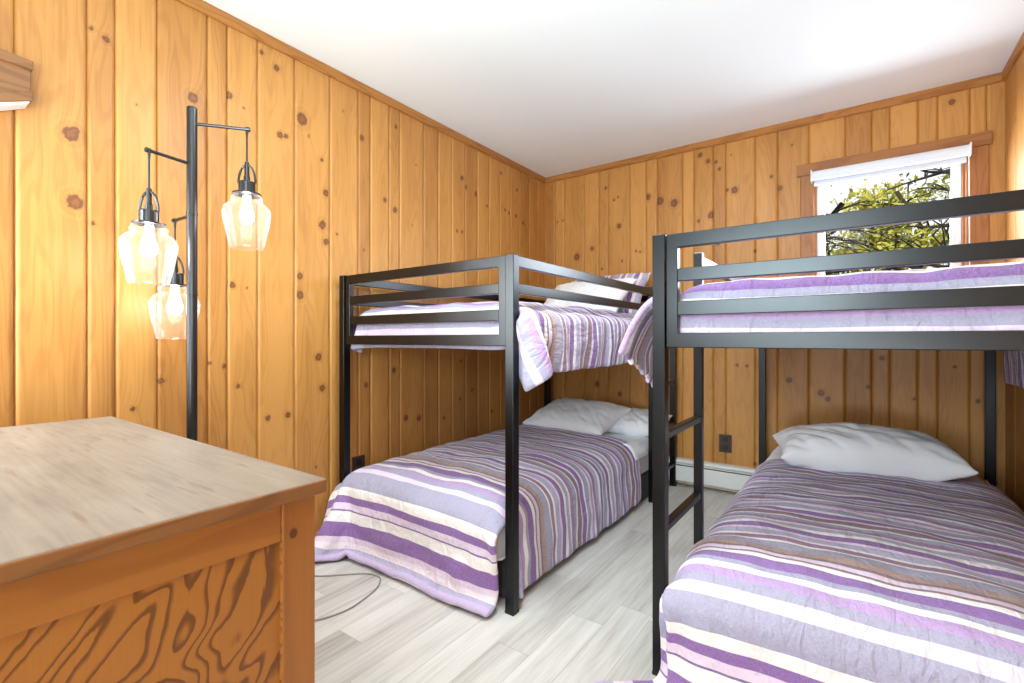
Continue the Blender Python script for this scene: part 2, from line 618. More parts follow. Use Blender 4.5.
def board_wall(name, axis, pos, inward, seams, s_dense, knots, holes=None, seed=1, z0=0.0, z1=ZC):
    """One wall of tongue-and-groove boards of the given seams. inward = +1/-1: which way the face looks along the wall's normal."""
    rng = random.Random(seed)
    V, F = [], []
    A = {'board': [], 'kd': [], 's': [], 'tint': []}
    base = 0
    for bi, (s0, s1) in enumerate(zip(seams, seams[1:])):
        w = s1 - s0
        if w < 0.01:
            continue
        dense = s1 > s_dense[0] and s0 < s_dense[1]
        nc = max(2, int(round(w / (0.011 if dense else 0.06))))
        g = 0.0045
        cols = [s0 - 0.0008, s0 + g] + list(np.linspace(s0 + g, s1 - g, nc + 1))[1:-1] + [s1 - g, s1 + 0.0008]
        dep = [0.012, 0.0] + [0.0] * (nc - 1) + [0.0, 0.012]
        nr = 224 if dense else 12
        zs = np.linspace(z0, z1, nr)
        br, tint = rng.random(), rng.random()
        S, Z = np.meshgrid(np.array(cols), zs)
        D, _ = np.meshgrid(np.array(dep), zs)
        kd = np.full(S.shape, 8.0)
        mine = [k for k in knots if s0 <= k[0] <= s1]
        for ks, kz, kr in mine:
            kd = np.minimum(kd, np.sqrt(((S - ks) / kr) ** 2 + ((Z - kz) / (kr * 1.15)) ** 2))
        n = pos + inward * (-D)
        if axis == 'y':   # wall runs along y at x = pos
            P = np.stack([n, S, Z], -1)
        else:
            P = np.stack([S, n, Z], -1)
        V.append(P.reshape(-1, 3))
        m = len(cols)
        A['board'].append(np.full(S.size, br)); A['tint'].append(np.full(S.size, tint))
        A['kd'].append(kd.ravel()); A['s'].append(S.ravel())
        idx = np.arange(nr * m).reshape(nr, m) + base
        q = np.stack([idx[:-1, :-1], idx[:-1, 1:], idx[1:, 1:], idx[1:, :-1]], -1).reshape(-1, 4)
        if holes:
            cs = 0.5 * (S[:-1, :-1] + S[1:, 1:]).ravel()
            cz = 0.5 * (Z[:-1, :-1] + Z[1:, 1:]).ravel()
            keep = np.ones(len(q), bool)
            for h in holes:
                keep &= ~((cs > h[0]) & (cs < h[1]) & (cz > h[2]) & (cz < h[3]))
            q = q[keep]
        F.append(q)
        base += nr * m
    V = np.concatenate(V)
    F = np.concatenate(F)
    flip = (axis == 'y') == (inward < 0)
    if flip:
        F = F[:, ::-1]
    me = bpy.data.meshes.new(name)
    me.vertices.add(len(V)); me.vertices.foreach_set('co', V.astype(np.float32).ravel())
    me.loops.add(F.size); me.loops.foreach_set('vertex_index', F.astype(np.int32).ravel())
    me.polygons.add(len(F))
    me.polygons.foreach_set('loop_start', np.arange(0, F.size, 4, dtype=np.int32))
    me.polygons.foreach_set('loop_total', np.full(len(F), 4, np.int32))
    me.update()
    for k, v in A.items():
        a = me.attributes.new(k, 'FLOAT', 'POINT')
        a.data.foreach_set('value', np.concatenate(v).astype(np.float32))
    return structure(mesh_obj(name, me, M['pine_left']))


# floor, ceiling
bm = bx(XL - 0.1, XR + 0.1, YF, YB + 0.1, -0.06, 0.0)
structure(obj('floor', bm, M['floor']))
bm = bx(XL - 0.1, XR + 0.1, YF, YB + 0.1, ZC, ZC + 0.06)
structure(obj('ceiling', bm, M['ceiling']))

# left wall
US = [14.5, 87, 115.4, 157.2, 207.7, 227.5, 257.8, 294.8, 330, 358.5, 370.7, 389.4, 400, 423.8, 438.6, 452, 465.4, 477.7, 489.4, 500, 510.6, 519.5, 529.4, 537.7]
seamsL = [on_left(u, 300)[0] for u in US]
rg = random.Random(4)
s = seamsL[0]
pre = []
while s > YF:
    s -= rg.choice([0.09, 0.12, 0.15, 0.17])
    pre.append(s)
seamsL = pre[::-1] + seamsL + [YB + .012]
KL = [(71, 134, 8), (75, 131, 5), (75, 202, 8.5), (106, 39, 4), (91, 28, 3), (136, 104, 2), (193, 98, 6), (229, 95, 4.5), (244, 108, 2), (261.5, 52, 3), (276.5, 68, 4),
      (280, 135, 4), (286, 136, 3), (302, 119, 7), (309, 136, 2), (322, 160, 2.5), (326, 193, 4), (322.5, 225, 5), (362, 138, 3.5), (343, 111, 1.5), (232.5, 285, 4), (247, 288, 2),
      (300, 276, 4), (300, 295, 5), (318.5, 357, 4.5), (322, 388, 4), (210, 363, 2.5), (224.5, 366.5, 3), (238, 386, 3), (268, 418, 3.5), (288, 415, 3.5), (326, 242, 4),
      (337, 234, 2), (364, 250, 2), (93, 223, 3), (161, 381, 4), (132.6, 409, 3), (396, 127, 2.5), (395, 210, 3.5), (385, 200, 3), (462, 178, 3), (466, 187, 2.5), (476, 194, 3),
      (457, 231, 2), (462, 232, 2), (487, 206, 2), (501, 173, 2), (517, 190, 2), (516, 216, 2), (523, 223, 2), (505, 210, 2), (509, 213, 2), (394, 370, 3.5), (406, 418, 3.5),
      (419, 418, 3.5), (366, 385, 3), (461, 361, 2), (472, 390, 2), (460, 399, 2), (491.6, 411, 2), (444, 418, 2), (525, 386, 2.5), (416, 165, 1.5), (412, 225, 1.5), (316, 467, 2)]
knL = []
for u, v, r in KL:
    a, b, t = on_left(u, v)
    knL.append((a, b, max(0.005, r * t / 480 * 0.8)))
board_wall('wall_left', 'y', XL, 1, seamsL, (0.05, 9), knL, seed=11)

# back wall (with the window opening)
WX0, WX1, WZ0, WZ1 = -0.225, 0.475, 1.42, 2.095
UB = [544, 555, 564, 584, 598.5, 608, 629.6, 646, 657, 682.4, 693.7, 713, 725.6, 755, 777.5, 809, 845, 872, 890, 918, 938, 970.3]
seamsB = [on_back(u, 300)[0] for u in UB]
seamsB[0] = XL - .012
seamsB = seamsB + [0.56, XR + .012]
KB = [(605.6, 188, 2), (614, 200, 1.5), (618, 197, 1.5), (619, 226, 3), (592, 248.6, 2.5), (577, 257, 4), (557.5, 222, 1.3), (563, 220.5, 1.3), (648, 197, 3.5), (660, 201, 4.5), (674, 203, 4.5),
      (700, 155, 3), (708, 161, 2.5), (716, 162, 2), (719.5, 169, 2), (711, 215, 4), (698.6, 221, 2), (734.5, 190, 4), (727.5, 190, 2), (731, 155, 1), (771.5, 176.5, 2), (780.5, 188, 3),
      (636, 251, 1.5), (640, 252, 1.5), (622, 261, 1.5), (602, 269, 1.5), (718, 243, 3), (755, 251, 2), (789, 380, 3.5), (821, 393, 4), (828, 399, 3), (868, 387, 2.5), (882, 358, 3),
      (914, 399, 2), (955, 367, 2), (978, 401, 2.5), (737, 365, 2), (747, 366, 2), (755, 464, 2), (672, 451, 4), (952, 102, 3.5), (597, 384, 3), (620, 394, 3), (560, 400, 2), (792, 145, 1.5)]
knB = []
for u, v, r in KB:
    a, b, t = on_back(u, v)
    knB.append((a, b, max(0.005, r * t / 480 * 0.8)))
board_wall('wall_back', 'x', YB, -1, seamsB, (-9, 9), knB, holes=[(WX0, WX1, WZ0, WZ1)], seed=23)

# right wall
seamsR = [YF]
rg = random.Random(8)
while seamsR[-1] < YB - 0.2:
    seamsR.append(seamsR[-1] + rg.choice([0.1, 0.13, 0.16, 0.19]))
seamsR.append(YB + .012)
knR = [(rg.uniform(2.6, 3.5), rg.uniform(0.5, 2.3), rg.uniform(.006, .014)) for _ in range(14)]
board_wall('wall_right', 'y', XR, -1, seamsR, (2.6, 9), knR, seed=31)

# near wall behind the camera
seamsF = [XL - .012]
while seamsF[-1] < XR - 0.2:
    seamsF.append(seamsF[-1] + rg.choice([0.1, 0.13, 0.16, 0.19]))
seamsF.append(XR + .012)
board_wall('wall_front', 'x', YF, 1, seamsF, (90, 91), [], seed=41)

# crown strips and baseboards
h = 0.046
structure(obj('trim_1', prism(bmesh.new(), [(XL - .005, ZC), (XL - .005, ZC - h), (XL + .010, ZC - h), (XL + .016, ZC - h + .006), (XL + .016, ZC)], 'y', YF, YB), M['trim']))
structure(obj('trim_2', prism(bmesh.new(), [(YB + .005, ZC), (YB + .005, ZC - h), (YB - .010, ZC - h), (YB - .016, ZC - h + .006), (YB - .016, ZC)], 'x', XL + .016, XR - .016), M['trim_x']))
structure(obj('trim_3', prism(bmesh.new(), [(XR + .005, ZC), (XR + .005, ZC - h), (XR - .010, ZC - h), (XR - .016, ZC - h + .006), (XR - .016, ZC)], 'y', YF, YB), M['trim']))
structure(obj('baseboard_left', prism(bmesh.new(), [(XL - .005, 0), (XL - .005, .085), (XL + .008, .085), (XL + .013, .078), (XL + .013, .035), (XL + .020, .032), (XL + .026, .022), (XL + .028, 0)], 'y', YF, YB), M['trim']))
structure(obj('baseboard_right', prism(bmesh.new(), [(XR + .005, 0), (XR + .005, .085), (XR - .008, .085), (XR - .013, .078), (XR - .013, 0)], 'y', YF, YB), M['trim']))

# ------------------------------------------------------------------ window
win = bpy.data.objects.new('window_1', None)
COL.objects.link(win)
win.location = ((WX0 + WX1) / 2, YB, WZ0)
win['kind'] = 'structure'
obj('header_casing', bx(-0.318, 0.578, YB - .024, YB + .001, 2.100, 2.172), M['casing_x'], win, .003)
obj('side_casing', bx(-0.300, WX0, YB - .018, YB + .001, 1.33, 2.100), M['casing_z'], win, .003)
obj('side_casing', bx(WX1, 0.566, YB - .018, YB + .001, 1.33, 2.100), M['casing_z'], win, .003)
obj('apron', bx(-0.300, 0.566, YB - .018, YB + .001, 1.33, WZ0 - .02), M['casing_x'], win, .003)
obj('sill', bx(-0.318, 0.578, YB - .05, YB + .10, WZ0 - .022, WZ0), M['casing_x'], win, .004)
bm = bmesh.new()
box(bm, WX0 - .001, WX0 + .012, YB - .004, YB + .12, WZ0, WZ1)
box(bm, WX1 - .012, WX1 + .001, YB - .004, YB + .12, WZ0, WZ1)
box(bm, WX0 - .001, WX1 + .001, YB - .004, YB + .12, WZ1 - .012, WZ1 + .005)
obj('jamb', bm, M['casing_z'], win)
fy0, fy1 = YB + .02, YB + .07
a0, a1, c0, c1 = WX0 + .012, WX1 - .012, WZ0, WZ1 - .012
fw_ = .042
bm = bmesh.new()
box(bm, a0, a0 + fw_, fy0, fy1, c0, c1)
box(bm, a1 - fw_, a1, fy0, fy1, c0, c1)
box(bm, a0 + fw_, a1 - fw_, fy0, fy1, c0, c0 + fw_)
box(bm, a0 + fw_, a1 - fw_, fy0, fy1, c1 - fw_, c1)
sash = obj('sash', bm, M['vinyl'], win, .004)
obj('pane', bx(a0 + fw_ - .004, a1 - fw_ + .004, fy0 + .022, fy0 + .026, c0 + fw_ - .004, c1 - fw_ + .004), M['glass'], sash)

# roller blind
rb = thing('roller_blind', 'white rolled-up roller blind mounted across the top of the window', 'blind', (0.125, YB - .05, 2.075))
bm = bmesh.new()
n = 28
prof = []
for i in range(n):
    a = 2 * math.pi * i / n
    prof.append((YB - .058 + .027 * math.cos(a), 2.075 + .030 * math.sin(a)))
prism(bm, prof, 'x', -0.232, 0.482)
obj('rolled_cloth', bm, M['blind'], rb, smooth=False)
bm = bmesh.new()
box(bm, -0.225, 0.475, YB - .036, YB - .033, 2.022, 2.07)
obj('hanging_cloth', bm, M['blind'], rb)
obj('hem_bar', bx(-0.225, 0.475, YB - .041, YB - .029, 2.018, 2.032), M['vinyl'], rb, .003)
for x0, x1 in ((-0.240, -0.232), (0.482, 0.490)):
    obj('bracket', bx(x0, x1, YB - .09, YB - .024, 2.04, 2.11), M['vinyl'], rb, .004)
bm = bmesh.new()
tube(bm, [(0.478, YB - .086, 2.07), (0.479, YB - .086, 1.75), (0.480, YB - .086, 1.45)], .0022, 6)
tube(bm, [(0.486, YB - .040, 2.07), (0.486, YB - .045, 1.75), (0.483, YB - .07, 1.45)], .0022, 6)
obj('pull_chain', bm, M['vinyl'], rb)

# ------------------------------------------------------------------ trees outside
structure(obj('ground', bx(-14, 18, YB + .4, 26, -1.06, -1.0), M['grass']))


def make_tree(label, x, y, h, spread, nb, nleaf, leaf, seed, leafsize=.07, rise=.7):
    rg = random.Random(seed)
    t = thing('tree', label, 'tree', (x, y, -1.0), 'trees outside the window')
    bt = bmesh.new()
    tr = [(x + rg.uniform(-.08, .08) * k, y + rg.uniform(-.08, .08) * k, -1.02 + h * k / 6) for k in range(7)]
    tube(bt, tr, [.10 * (1 - k / 7.5) + .012 for k in range(7)], 8)
    obj('trunk', bt, M['bark'], t, smooth=True)
    bb = bmesh.new()
    tips = []
    for i in range(nb):
        k = rg.uniform(.22, .97)
        z = -1.0 + h * k
        a = rg.uniform(0, 2 * math.pi)
        L = spread * rg.uniform(.5, 1.0) * (1.15 - .6 * k)
        p = Vector((x, y, z))
        pts = [p.copy()]
        d = Vector((math.cos(a), math.sin(a), rise * rg.uniform(.1, .9)))
        for q in range(5):
            d = (d + Vector((rg.uniform(-.35, .35), rg.uniform(-.35, .35), rg.uniform(-.35, .25)))).normalized()
            p = p + d * L / 5
            pts.append(p.copy())
            tips.append(p.copy())
            if q > 0:
                e = (d + Vector((rg.uniform(-1, 1), rg.uniform(-1, 1), rg.uniform(-.6, .8)))).normalized()
                mid = p + e * L * .16 + Vector((0, 0, .02))
                tip = p + e * L * .34
                tube(bb, [p, mid, tip], [.009, .006, .003], 4)
                tips += [mid, tip]
        tube(bb, pts, [.026, .021, .017, .013, .009, .005], 5)
    obj('branches', bb, M['bark'], t, smooth=True)
    if nleaf:
        bl = bmesh.new()
        for i in range(nleaf):
            c = rg.choice(tips) + Vector((rg.gauss(0, .13), rg.gauss(0, .13), rg.gauss(0, .11)))
            u = Vector((rg.uniform(-1, 1), rg.uniform(-1, 1), rg.uniform(-1, 1))).normalized()
            w = u.orthogonal().normalized()
            s_ = leafsize * rg.uniform(.6, 1.3)
            vs = [bl.verts.new(c + q) for q in (-u * s_, w * s_ * .45, u * s_, -w * s_ * .45)]
            bl.faces.new(vs)
        obj('foliage', bl, leaf, t)
    return t


make_tree('thinly leaved dark-branched tree on the right, nearest the window glass', 0.95, 6.3, 4.6, 1.5, 110, 1500, M['leaf_g'], 3, .028, .8)
make_tree('bright yellow-green leafy tree seen in the middle of the window', 0.55, 10.5, 4.55, 1.7, 70, 9000, M['leaf_y'], 5, .06)
make_tree('low dark-branched tree at the left edge of the window view', -0.35, 7.2, 3.75, 1.7, 90, 1200, M['leaf_y'], 9, .028, .2)
make_tree('dull green bushy tree low behind the other trees outside', -0.9, 11.5, 3.7, 2.3, 70, 8000, M['leaf_y'], 14, .065)
make_tree('tall olive leafed tree at the right side of the window view', 2.3, 9.5, 5.2, 2.0, 80, 6000, M['leaf_g'], 21, .045)

# ------------------------------------------------------------------ baseboard heater and outlets
ht = thing('baseboard_heater', 'long white baseboard heater along the foot of the back wall', 'heater', (-0.8, YB - .03, 0))
hx0, hx1 = -2.10, 0.10
obj('back_plate', bx(hx0, hx1, YB - .012, YB - .001, .012, .192), M['heater'], ht, .002)
obj('hood', prism(bmesh.new(), [(YB - .001, .195), (YB - .050, .195), (YB - .062, .187), (YB - .064, .176), (YB - .058, .174), (YB - .048, .183), (YB - .001, .185)], 'x', hx0, hx1), M['heater'], ht)
obj('fin_core', bx(hx0 + .03, hx1 - .03, YB - .052, YB - .012, .05, .150), M['heaterdark'], ht)
obj('damper', prism(bmesh.new(), [(YB - .030, .170), (YB - .062, .158), (YB - .064, .161), (YB - .032, .174)], 'x', hx0 + .02, hx1 - .02), M['heater'], ht)
obj('front_panel', prism(bmesh.new(), [(YB - .060, .040), (YB - .068, .045), (YB - .068, .150), (YB - .062, .152), (YB - .060, .148)], 'x', hx0, hx1), M['heater'], ht, .001)
for x0 in (hx0 - .012, hx1 - .012):
    obj('end_cap', bx(x0, x0 + .024, YB - .070, YB - .001, .0, .197), M['heater'], ht, .005)


def outlet(label, axis, a, z, plugged):
    if axis == 'x':
        o = thing('electrical_outlet', label, 'outlet', (a, YB, z), 'brown wall outlets')
        f = lambda da0, da1, n0, n1, z0, z1: bx(a + da0, a + da1, YB - n1, YB - n0, z + z0, z + z1)
    else:
        o = thing('electrical_outlet', label, 'outlet', (XL, a, z), 'brown wall outlets')
        f = lambda da0, da1, n0, n1, z0, z1: bx(XL + n0, XL + n1, a + da0, a + da1, z + z0, z + z1)
    obj('cover_plate', f(-.041, .041, -.002, .006, -.062, .062), M['brownplate'], o, .003)
    for dz in (-.028, .028):
        s_ = obj('socket', f(-.018, .018, .004, .009, dz - .017, dz + .017), M['plate_slot'], o, .004)
    if plugged:
        obj('plug', f(-.015, .015, .008, .038, -.044, -.008), M['whiteplug'], o, .005)
    return o


outlet('brown electrical outlet low on the back wall above the white heater', 'x', -0.750, .337, False)
outlet('brown electrical outlet with a white plug on the left wall behind the left bunk', 'y', 1.642, .360, True)

# loose cable on the floor
bm = bmesh.new()
pts = [(-2.19, 1.10, .006), (-2.07, 1.17, .005), (-1.955, 1.231, .005), (-1.884, 1.294, .005), (-1.80, 1.370, .005), (-1.735, 1.385, .005), (-1.695, 1.364, .005),
       (-1.655, 1.310, .005), (-1.628, 1.22, .005), (-1.619, 1.134, .005), (-1.65, 1.039, .005), (-1.72, .95, .005), (-1.80, .80, .005), (-1.86, .70, .005)]
tube(bm, spline(pts, 8), .0032, 8)
tag(obj('power_cable', bm, M['cable'], None, smooth=True), 'thin grey cable lying in a loop on the floor before the left bunk', 'cable')

# ------------------------------------------------------------------ dresser
dx1, dxa, dy1, dy0, dz = -0.807, -2.06, 0.528, -0.03, 0.80
dr = thing('dresser', 'low pine dresser with a worn top and wavy-grained end panel', 'dresser', ((dx1 + dxa) / 2, (dy0 + dy1) / 2, 0))
tp = obj('top', bx(dxa, dx1, dy0, dy1, dz - .027, dz), [M['dtop'], M['dedge']], dr, .005, segs=3)
for p in tp.data.polygons:
    p.material_index = 0 if p.normal.z > .5 else 1
px1 = dx1 - .018
for (x0, x1) in ((px1 - .055, px1), (dxa + .018, dxa + .073)):
    for (y0, y1) in ((dy1 - .077, dy1 - .014), (dy0 + .012, dy0 + .075)):
        obj('leg', bx(x0, x1, y0, y1, 0, dz - .027), M['dpost'], dr, .003)
for (x0, x1, pa, pb) in ((px1 - .030, px1 - .004, px1 - .020, px1 - .010), (dxa + .022, dxa + .048, dxa + .028, dxa + .038)):
    obj('top_rail', bx(x0, x1, dy0 + .075, dy1 - .077, dz - .098, dz - .027), M['drail'], dr, .002)
    obj('bottom_rail', bx(x0, x1, dy0 + .075, dy1 - .077, .10, .16), M['drail'], dr, .002)
    obj('end_panel', bx(pa, pb, dy0 + .075, dy1 - .077, .16, dz - .098), M['dply'], dr)
obj('back_panel', bx(dxa + .073, px1 - .055, dy0 + .03, dy0 + .04, .10, dz - .027), M['drail'], dr)
obj('bottom_board', bx(dxa + .073, px1 - .055, dy0 + .04, dy1 - .04, .10, .118), M['drail'], dr)
for i in range(3):
    z0 = .125 + i * .215
    d = obj('drawer', bx(dxa + .080, px1 - .062, dy0 + .06, dy1 - .018, z0, z0 + .205), M['drail'], dr, .004)
    for kx in (-1.75, -1.12):
        bmk = lathe(bmesh.new(), [(.008, 0), (.008, .012), (.017, .018), (.018, .026), (.012, .031), (.001, .032)], (0, 0, 0), 20)
        bmesh.ops.rotate(bmk, verts=bmk.verts, cent=(0, 0, 0), matrix=Matrix.Rotation(R(-90), 3, 'X'))
        bmesh.ops.translate(bmk, verts=bmk.verts, vec=(kx, dy1 - .020, z0 + .1))
        obj('knob', bmk, M['dpost'], d, smooth=True)

# ------------------------------------------------------------------ wall shelf end at the upper left edge
sh = thing('wall_shelf', 'end of a wooden wall shelf with white underside at the upper left edge', 'shelf', (XL, 0.1, 1.80))
sx0, sx1 = XL + .001, XL + .062
fz = lambda q: [(y_ * 1.082, 1.06 + (z_ - 1.06) * 1.082) for y_, z_ in q]
obj('fascia', prism(bmesh.new(), fz([(-.30, 1.60), (-.30, 1.888), (.258, 1.888), (.322, 1.884), (.322, 1.770), (.258, 1.752)]), 'x', sx1 - .02, sx1), M['dedge'], sh, .003)
obj('top_moulding', prism(bmesh.new(), fz([(-.30, 1.866), (-.30, 1.896), (.258, 1.893), (.326, 1.888), (.326, 1.862), (.258, 1.864)]), 'x', sx0, sx1 + .010), M['dedge'], sh, .003)
obj('lower_moulding', prism(bmesh.new(), fz([(-.30, 1.61), (-.30, 1.645), (.258, 1.768), (.326, 1.800), (.326, 1.770), (.258, 1.740)]), 'x', sx1 - .01, sx1 + .008), M['dedge'], sh, .003)
obj('underside', prism(bmesh.new(), fz([(-.30, 1.595), (-.30, 1.61), (.258, 1.742), (.318, 1.772), (.318, 1.762), (.258, 1.730)]), 'x', sx0, sx1 + .004), M['vinyl'], sh, .002)
obj('shelf_body', prism(bmesh.new(), fz([(-.30, 1.61), (-.30, 1.866), (.258, 1.864), (.318, 1.862), (.318, 1.772), (.258, 1.744)]), 'x', sx0, sx1 - .02), M['dedge'], sh)

# ------------------------------------------------------------------ floor lamp
LX, LY = -1.914, .716
lp = thing('floor_lamp', 'black metal tree floor lamp with three lit clear glass shades behind the dresser', 'lamp', (LX, LY, 0))
obj('base', lathe(bmesh.new(), [(.14, 0), (.14, .014), (.132, .022), (.03, .026), (.022, .045), (.018, .05)], (LX, LY, 0), 40, True), M['lampmetal'], lp, smooth=False, bevel=.002)
obj('pole', lathe(bmesh.new(), [(.0165, .045), (.0165, 1.878), (.0145, 1.882), (.001, 1.883)], (LX, LY, 0), 24), M['lampmetal'], lp, smooth=False)
for z in (.62, 1.215, 1.50):
    obj('collar', lathe(bmesh.new(), [(.0166, z), (.0185, z + .001), (.0185, z + .008), (.0166, z + .009)], (LX, LY, 0), 24), M['lampmetal'], lp)
for (lat, dep, az, zt) in ((.168, .048, 1.825, 1.665), (-.057, -.126, 1.680, 1.515), (-.111, .072, 1.500, 1.336)):
    ax, ay = lat * RT[0] + dep * FW[0], lat * RT[1] + dep * FW[1]
    L = math.hypot(ax, ay)
    ux, uy = ax / L, ay / L
    tx, ty = LX + ax, LY + ay
    bm = bmesh.new()
    tube(bm, [(LX + ux * .012, LY + uy * .012, az), (tx, ty, az)], .0055, 10)
    tube(bm, [(tx - ux * .004, ty - uy * .004, az), (tx + ux * .010, ty + uy * .010, az)], .0085, 12)
    arm = obj('arm', bm, M['lampmetal'], lp)
    cord = tube(bmesh.new(), [(tx, ty, az - .002), (tx, ty, az - .03), (tx, ty, zt + .02)], [.006, .0032, .0034], 8)
    obj('cord', cord, M['plate_slot'], arm)
    # pendant: socket cup, bail ring, glass, bulb
    pen = obj('socket_cup', lathe(bmesh.new(), [(.004, .072), (.0075, .070), (.0085, .020), (.0105, .018), (.011, .0), (.026, -.002), (.0275, -.006), (.0275, -.042), (.047, -.044), (.047, -.049), (.030, -.050)], (tx, ty, zt - .03), 28), M['lampmetal'], lp, smooth=False)
    ring = [(tx + .031 * math.cos(a) * RT[0], ty + .031 * math.cos(a) * RT[1], zt - .036 + .066 * math.sin(a)) for a in np.linspace(0, math.pi, 17)]
    obj('bail', tube(bmesh.new(), ring, .0042, 8), M['lampmetal'], pen)
    g0 = zt - .078
    prof = [(.046, .0), (.046, -.010), (.052, -.013), (.052, -.020), (.046, -.024), (.048, -.030), (.062, -.038), (.074, -.050), (.079, -.066), (.078, -.085), (.072, -.12), (.064, -.155), (.056, -.192), (.0555, -.195),
            (.0535, -.192), (.061, -.155), (.069, -.12), (.075, -.085), (.076, -.066)]
    gl = obj('glass_shade', lathe(bmesh.new(), prof, (tx, ty, g0), 40), M['shade'], lp, smooth=True)
    bprof = [(.012, -.005), (.011, -.028), (.014, -.038), (.020, -.058), (.024, -.076), (.022, -.092), (.013, -.103), (.002, -.107)]
    obj('bulb', lathe(bmesh.new(), bprof, (tx, ty, g0), 20), M['bulb'], lp, smooth=True)

# ------------------------------------------------------------------ bunk bed frames
BW, BL, BH = .555, 1.02, 1.39


def make_bunk(label, loc):
    """Frame centred on its footprint: foot end at -y, ladder on the +x side at the head end."""
    r = thing('bunk_bed_frame', label, 'bunk bed', (0, 0, 0), 'black metal bunk bed frames')
    P = .040
    for sx in (-1, 1):
        for sy in (-1, 1):
            x0, x1 = sorted((sx * BW, sx * (BW - P)))
            y0, y1 = sorted((sy * BL, sy * (BL - P)))
            p = obj('post', bx(x0, x1, y0, y1, .004, BH), M['black'], r, .003)
            obj('foot_cap', bx(x0 - .001, x1 + .001, y0 - .001, y1 + .001, 0, .012), M['plate_slot'], p, .002)
    rails = ((1.345, 1.388), (1.240, 1.280), (1.135, 1.178), (1.035, 1.080))
    for sy in (-1, 1):
        y0, y1 = sorted((sy * (BL - .008), sy * (BL - .032)))
        nm = 'foot_guard' if sy < 0 else 'head_guard'
        e = BW - P - .002
        bm = bmesh.new()
        w2 = .035
        o_ = [(-e, 1.035), (e, 1.035), (e, 1.388), (-e, 1.388)]
        i_ = [(-e + w2, 1.080), (e - w2, 1.080), (e - w2, 1.345), (-e + w2, 1.345)]
        q = [[bm.verts.new((a, y, b)) for a, b in o_ + i_] for y in (y0, y1)]
        for k in range(4):
            j = (k + 1) % 4
            bm.faces.new((q[0][k], q[0][j], q[0][4 + j], q[0][4 + k]))
            bm.faces.new((q[1][k], q[1][4 + k], q[1][4 + j], q[1][j]))
            bm.faces.new((q[0][k], q[1][k], q[1][j], q[0][j]))
            bm.faces.new((q[0][4 + k], q[0][4 + j], q[1][4 + j], q[1][4 + k]))
        g = obj(nm, bm, M['black'], r, .002)
        for z0, z1 in rails[1:3]:
            obj('crossbar', bx(-e + w2, e - w2, y0, y1, z0, z1), M['black'], g, .002)
    for sx in (-1, 1):
        x0, x1 = sorted((sx * (BW - .008), sx * (BW - .032)))
        obj('side_rail', bx(x0, x1, -(BL - P), BL - P, 1.035, 1.080), M['black'], r, .002)
        e = BL - P if sx < 0 else .535
        g = obj('side_guard', bx(x0, x1, -(BL - P), e, 1.345, 1.388), M['black'], r, .002)
        obj('crossbar', bx(x0, x1, -(BL - P), e, 1.240, 1.280), M['black'], g, .002)
    # ladder
    y0 = .535
    lad = obj('ladder_upright', bx(BW - .036, BW - .004, y0, y0 + .03, .004, 1.40), M['black'], r, .002)
    for z in (.155, .453, .751):
        obj('rung', bx(BW - .034, BW - .006, y0 + .03, BL - P, z - .012, z + .012), M['black'], lad, .004)
    # deck
    for i in range(9):
        y = -.88 + i * .22
        obj('slat', bx(-(BW - .032), BW - .032, y - .02, y + .02, 1.040, 1.052), M['black'], r)
    return r


def copy_tree(o, parent=None):
    c = o.copy()
    COL.objects.link(c)
    c.parent = parent
    for ch in list(o.children):
        copy_tree(ch, c)
    return c


B1 = (-1.625, 2.512)
B2 = (0.026, 2.512)
bunk = make_bunk('black metal bunk bed frame standing along the left wall', None)
bunk2 = copy_tree(bunk)
bunk2['label'] = 'black metal bunk bed frame on the right before the window'
bunk.location = (B1[0], B1[1], 0)
bunk2.location = (B2[0], B2[1], 0)
bunk2.rotation_euler = (0, 0, math.pi)


# ------------------------------------------------------------------ bedding: mattresses
def rounded_slab(name, x0, x1, y0, y1, z0, z1, mat, label, cat, group, rad=.045, piping=True):
    t = thing(name, label, cat, ((x0 + x1) / 2, (y0 + y1) / 2, z0), group)
    obj('body', bx(x0, x1, y0, y1, z0, z1), mat, t, rad, segs=5, smooth=True)
    if piping:
        for zz in (z0 + rad * .55, z1 - rad * .55):
            e = -.004
            c = [(x0 + rad + e, y0 + e), (x1 - rad - e, y0 + e), (x1 - e, y0 + rad + e), (x1 - e, y1 - rad - e), (x1 - rad - e, y1 - e), (x0 + rad + e, y1 - e), (x0 + e, y1 - rad - e), (x0 + e, y0 + rad + e), (x0 + rad + e, y0 + e)]
            obj('piping', tube(bmesh.new(), [(a, b, zz) for a, b in c], .005, 6), mat, t)
    return t


ML1 = (-2.135, -1.15, 1.475, 3.46, .36)
ML2 = (-0.435, 0.528, 1.41, 3.46, .36)
MT1 = (-2.125, -1.135, 1.575, 3.46, 1.192)
MT2 = (-0.460, 0.515, 1.575, 3.46, 1.212)
rounded_slab('mattress', ML1[0], ML1[1], ML1[2], ML1[3], .165, ML1[4], M['mattress'], 'white mattress on the lower level of the left bunk under the duvet', 'mattress', 'bunk mattresses')
rounded_slab('mattress', ML2[0], ML2[1], ML2[2], ML2[3], .165, ML2[4], M['mattress'], 'white mattress on the lower level of the right bunk under the duvet', 'mattress', 'bunk mattresses')
rounded_slab('mattress', MT1[0], MT1[1], MT1[2], MT1[3], 1.053, MT1[4], M['mattress'], 'white mattress on the upper deck of the left bunk', 'mattress', 'bunk mattresses')
rounded_slab('mattress', MT2[0], MT2[1], MT2[2], MT2[3], 1.053, MT2[4], M['mattress'], 'white mattress on the upper deck of the right bunk', 'mattress', 'bunk mattresses')
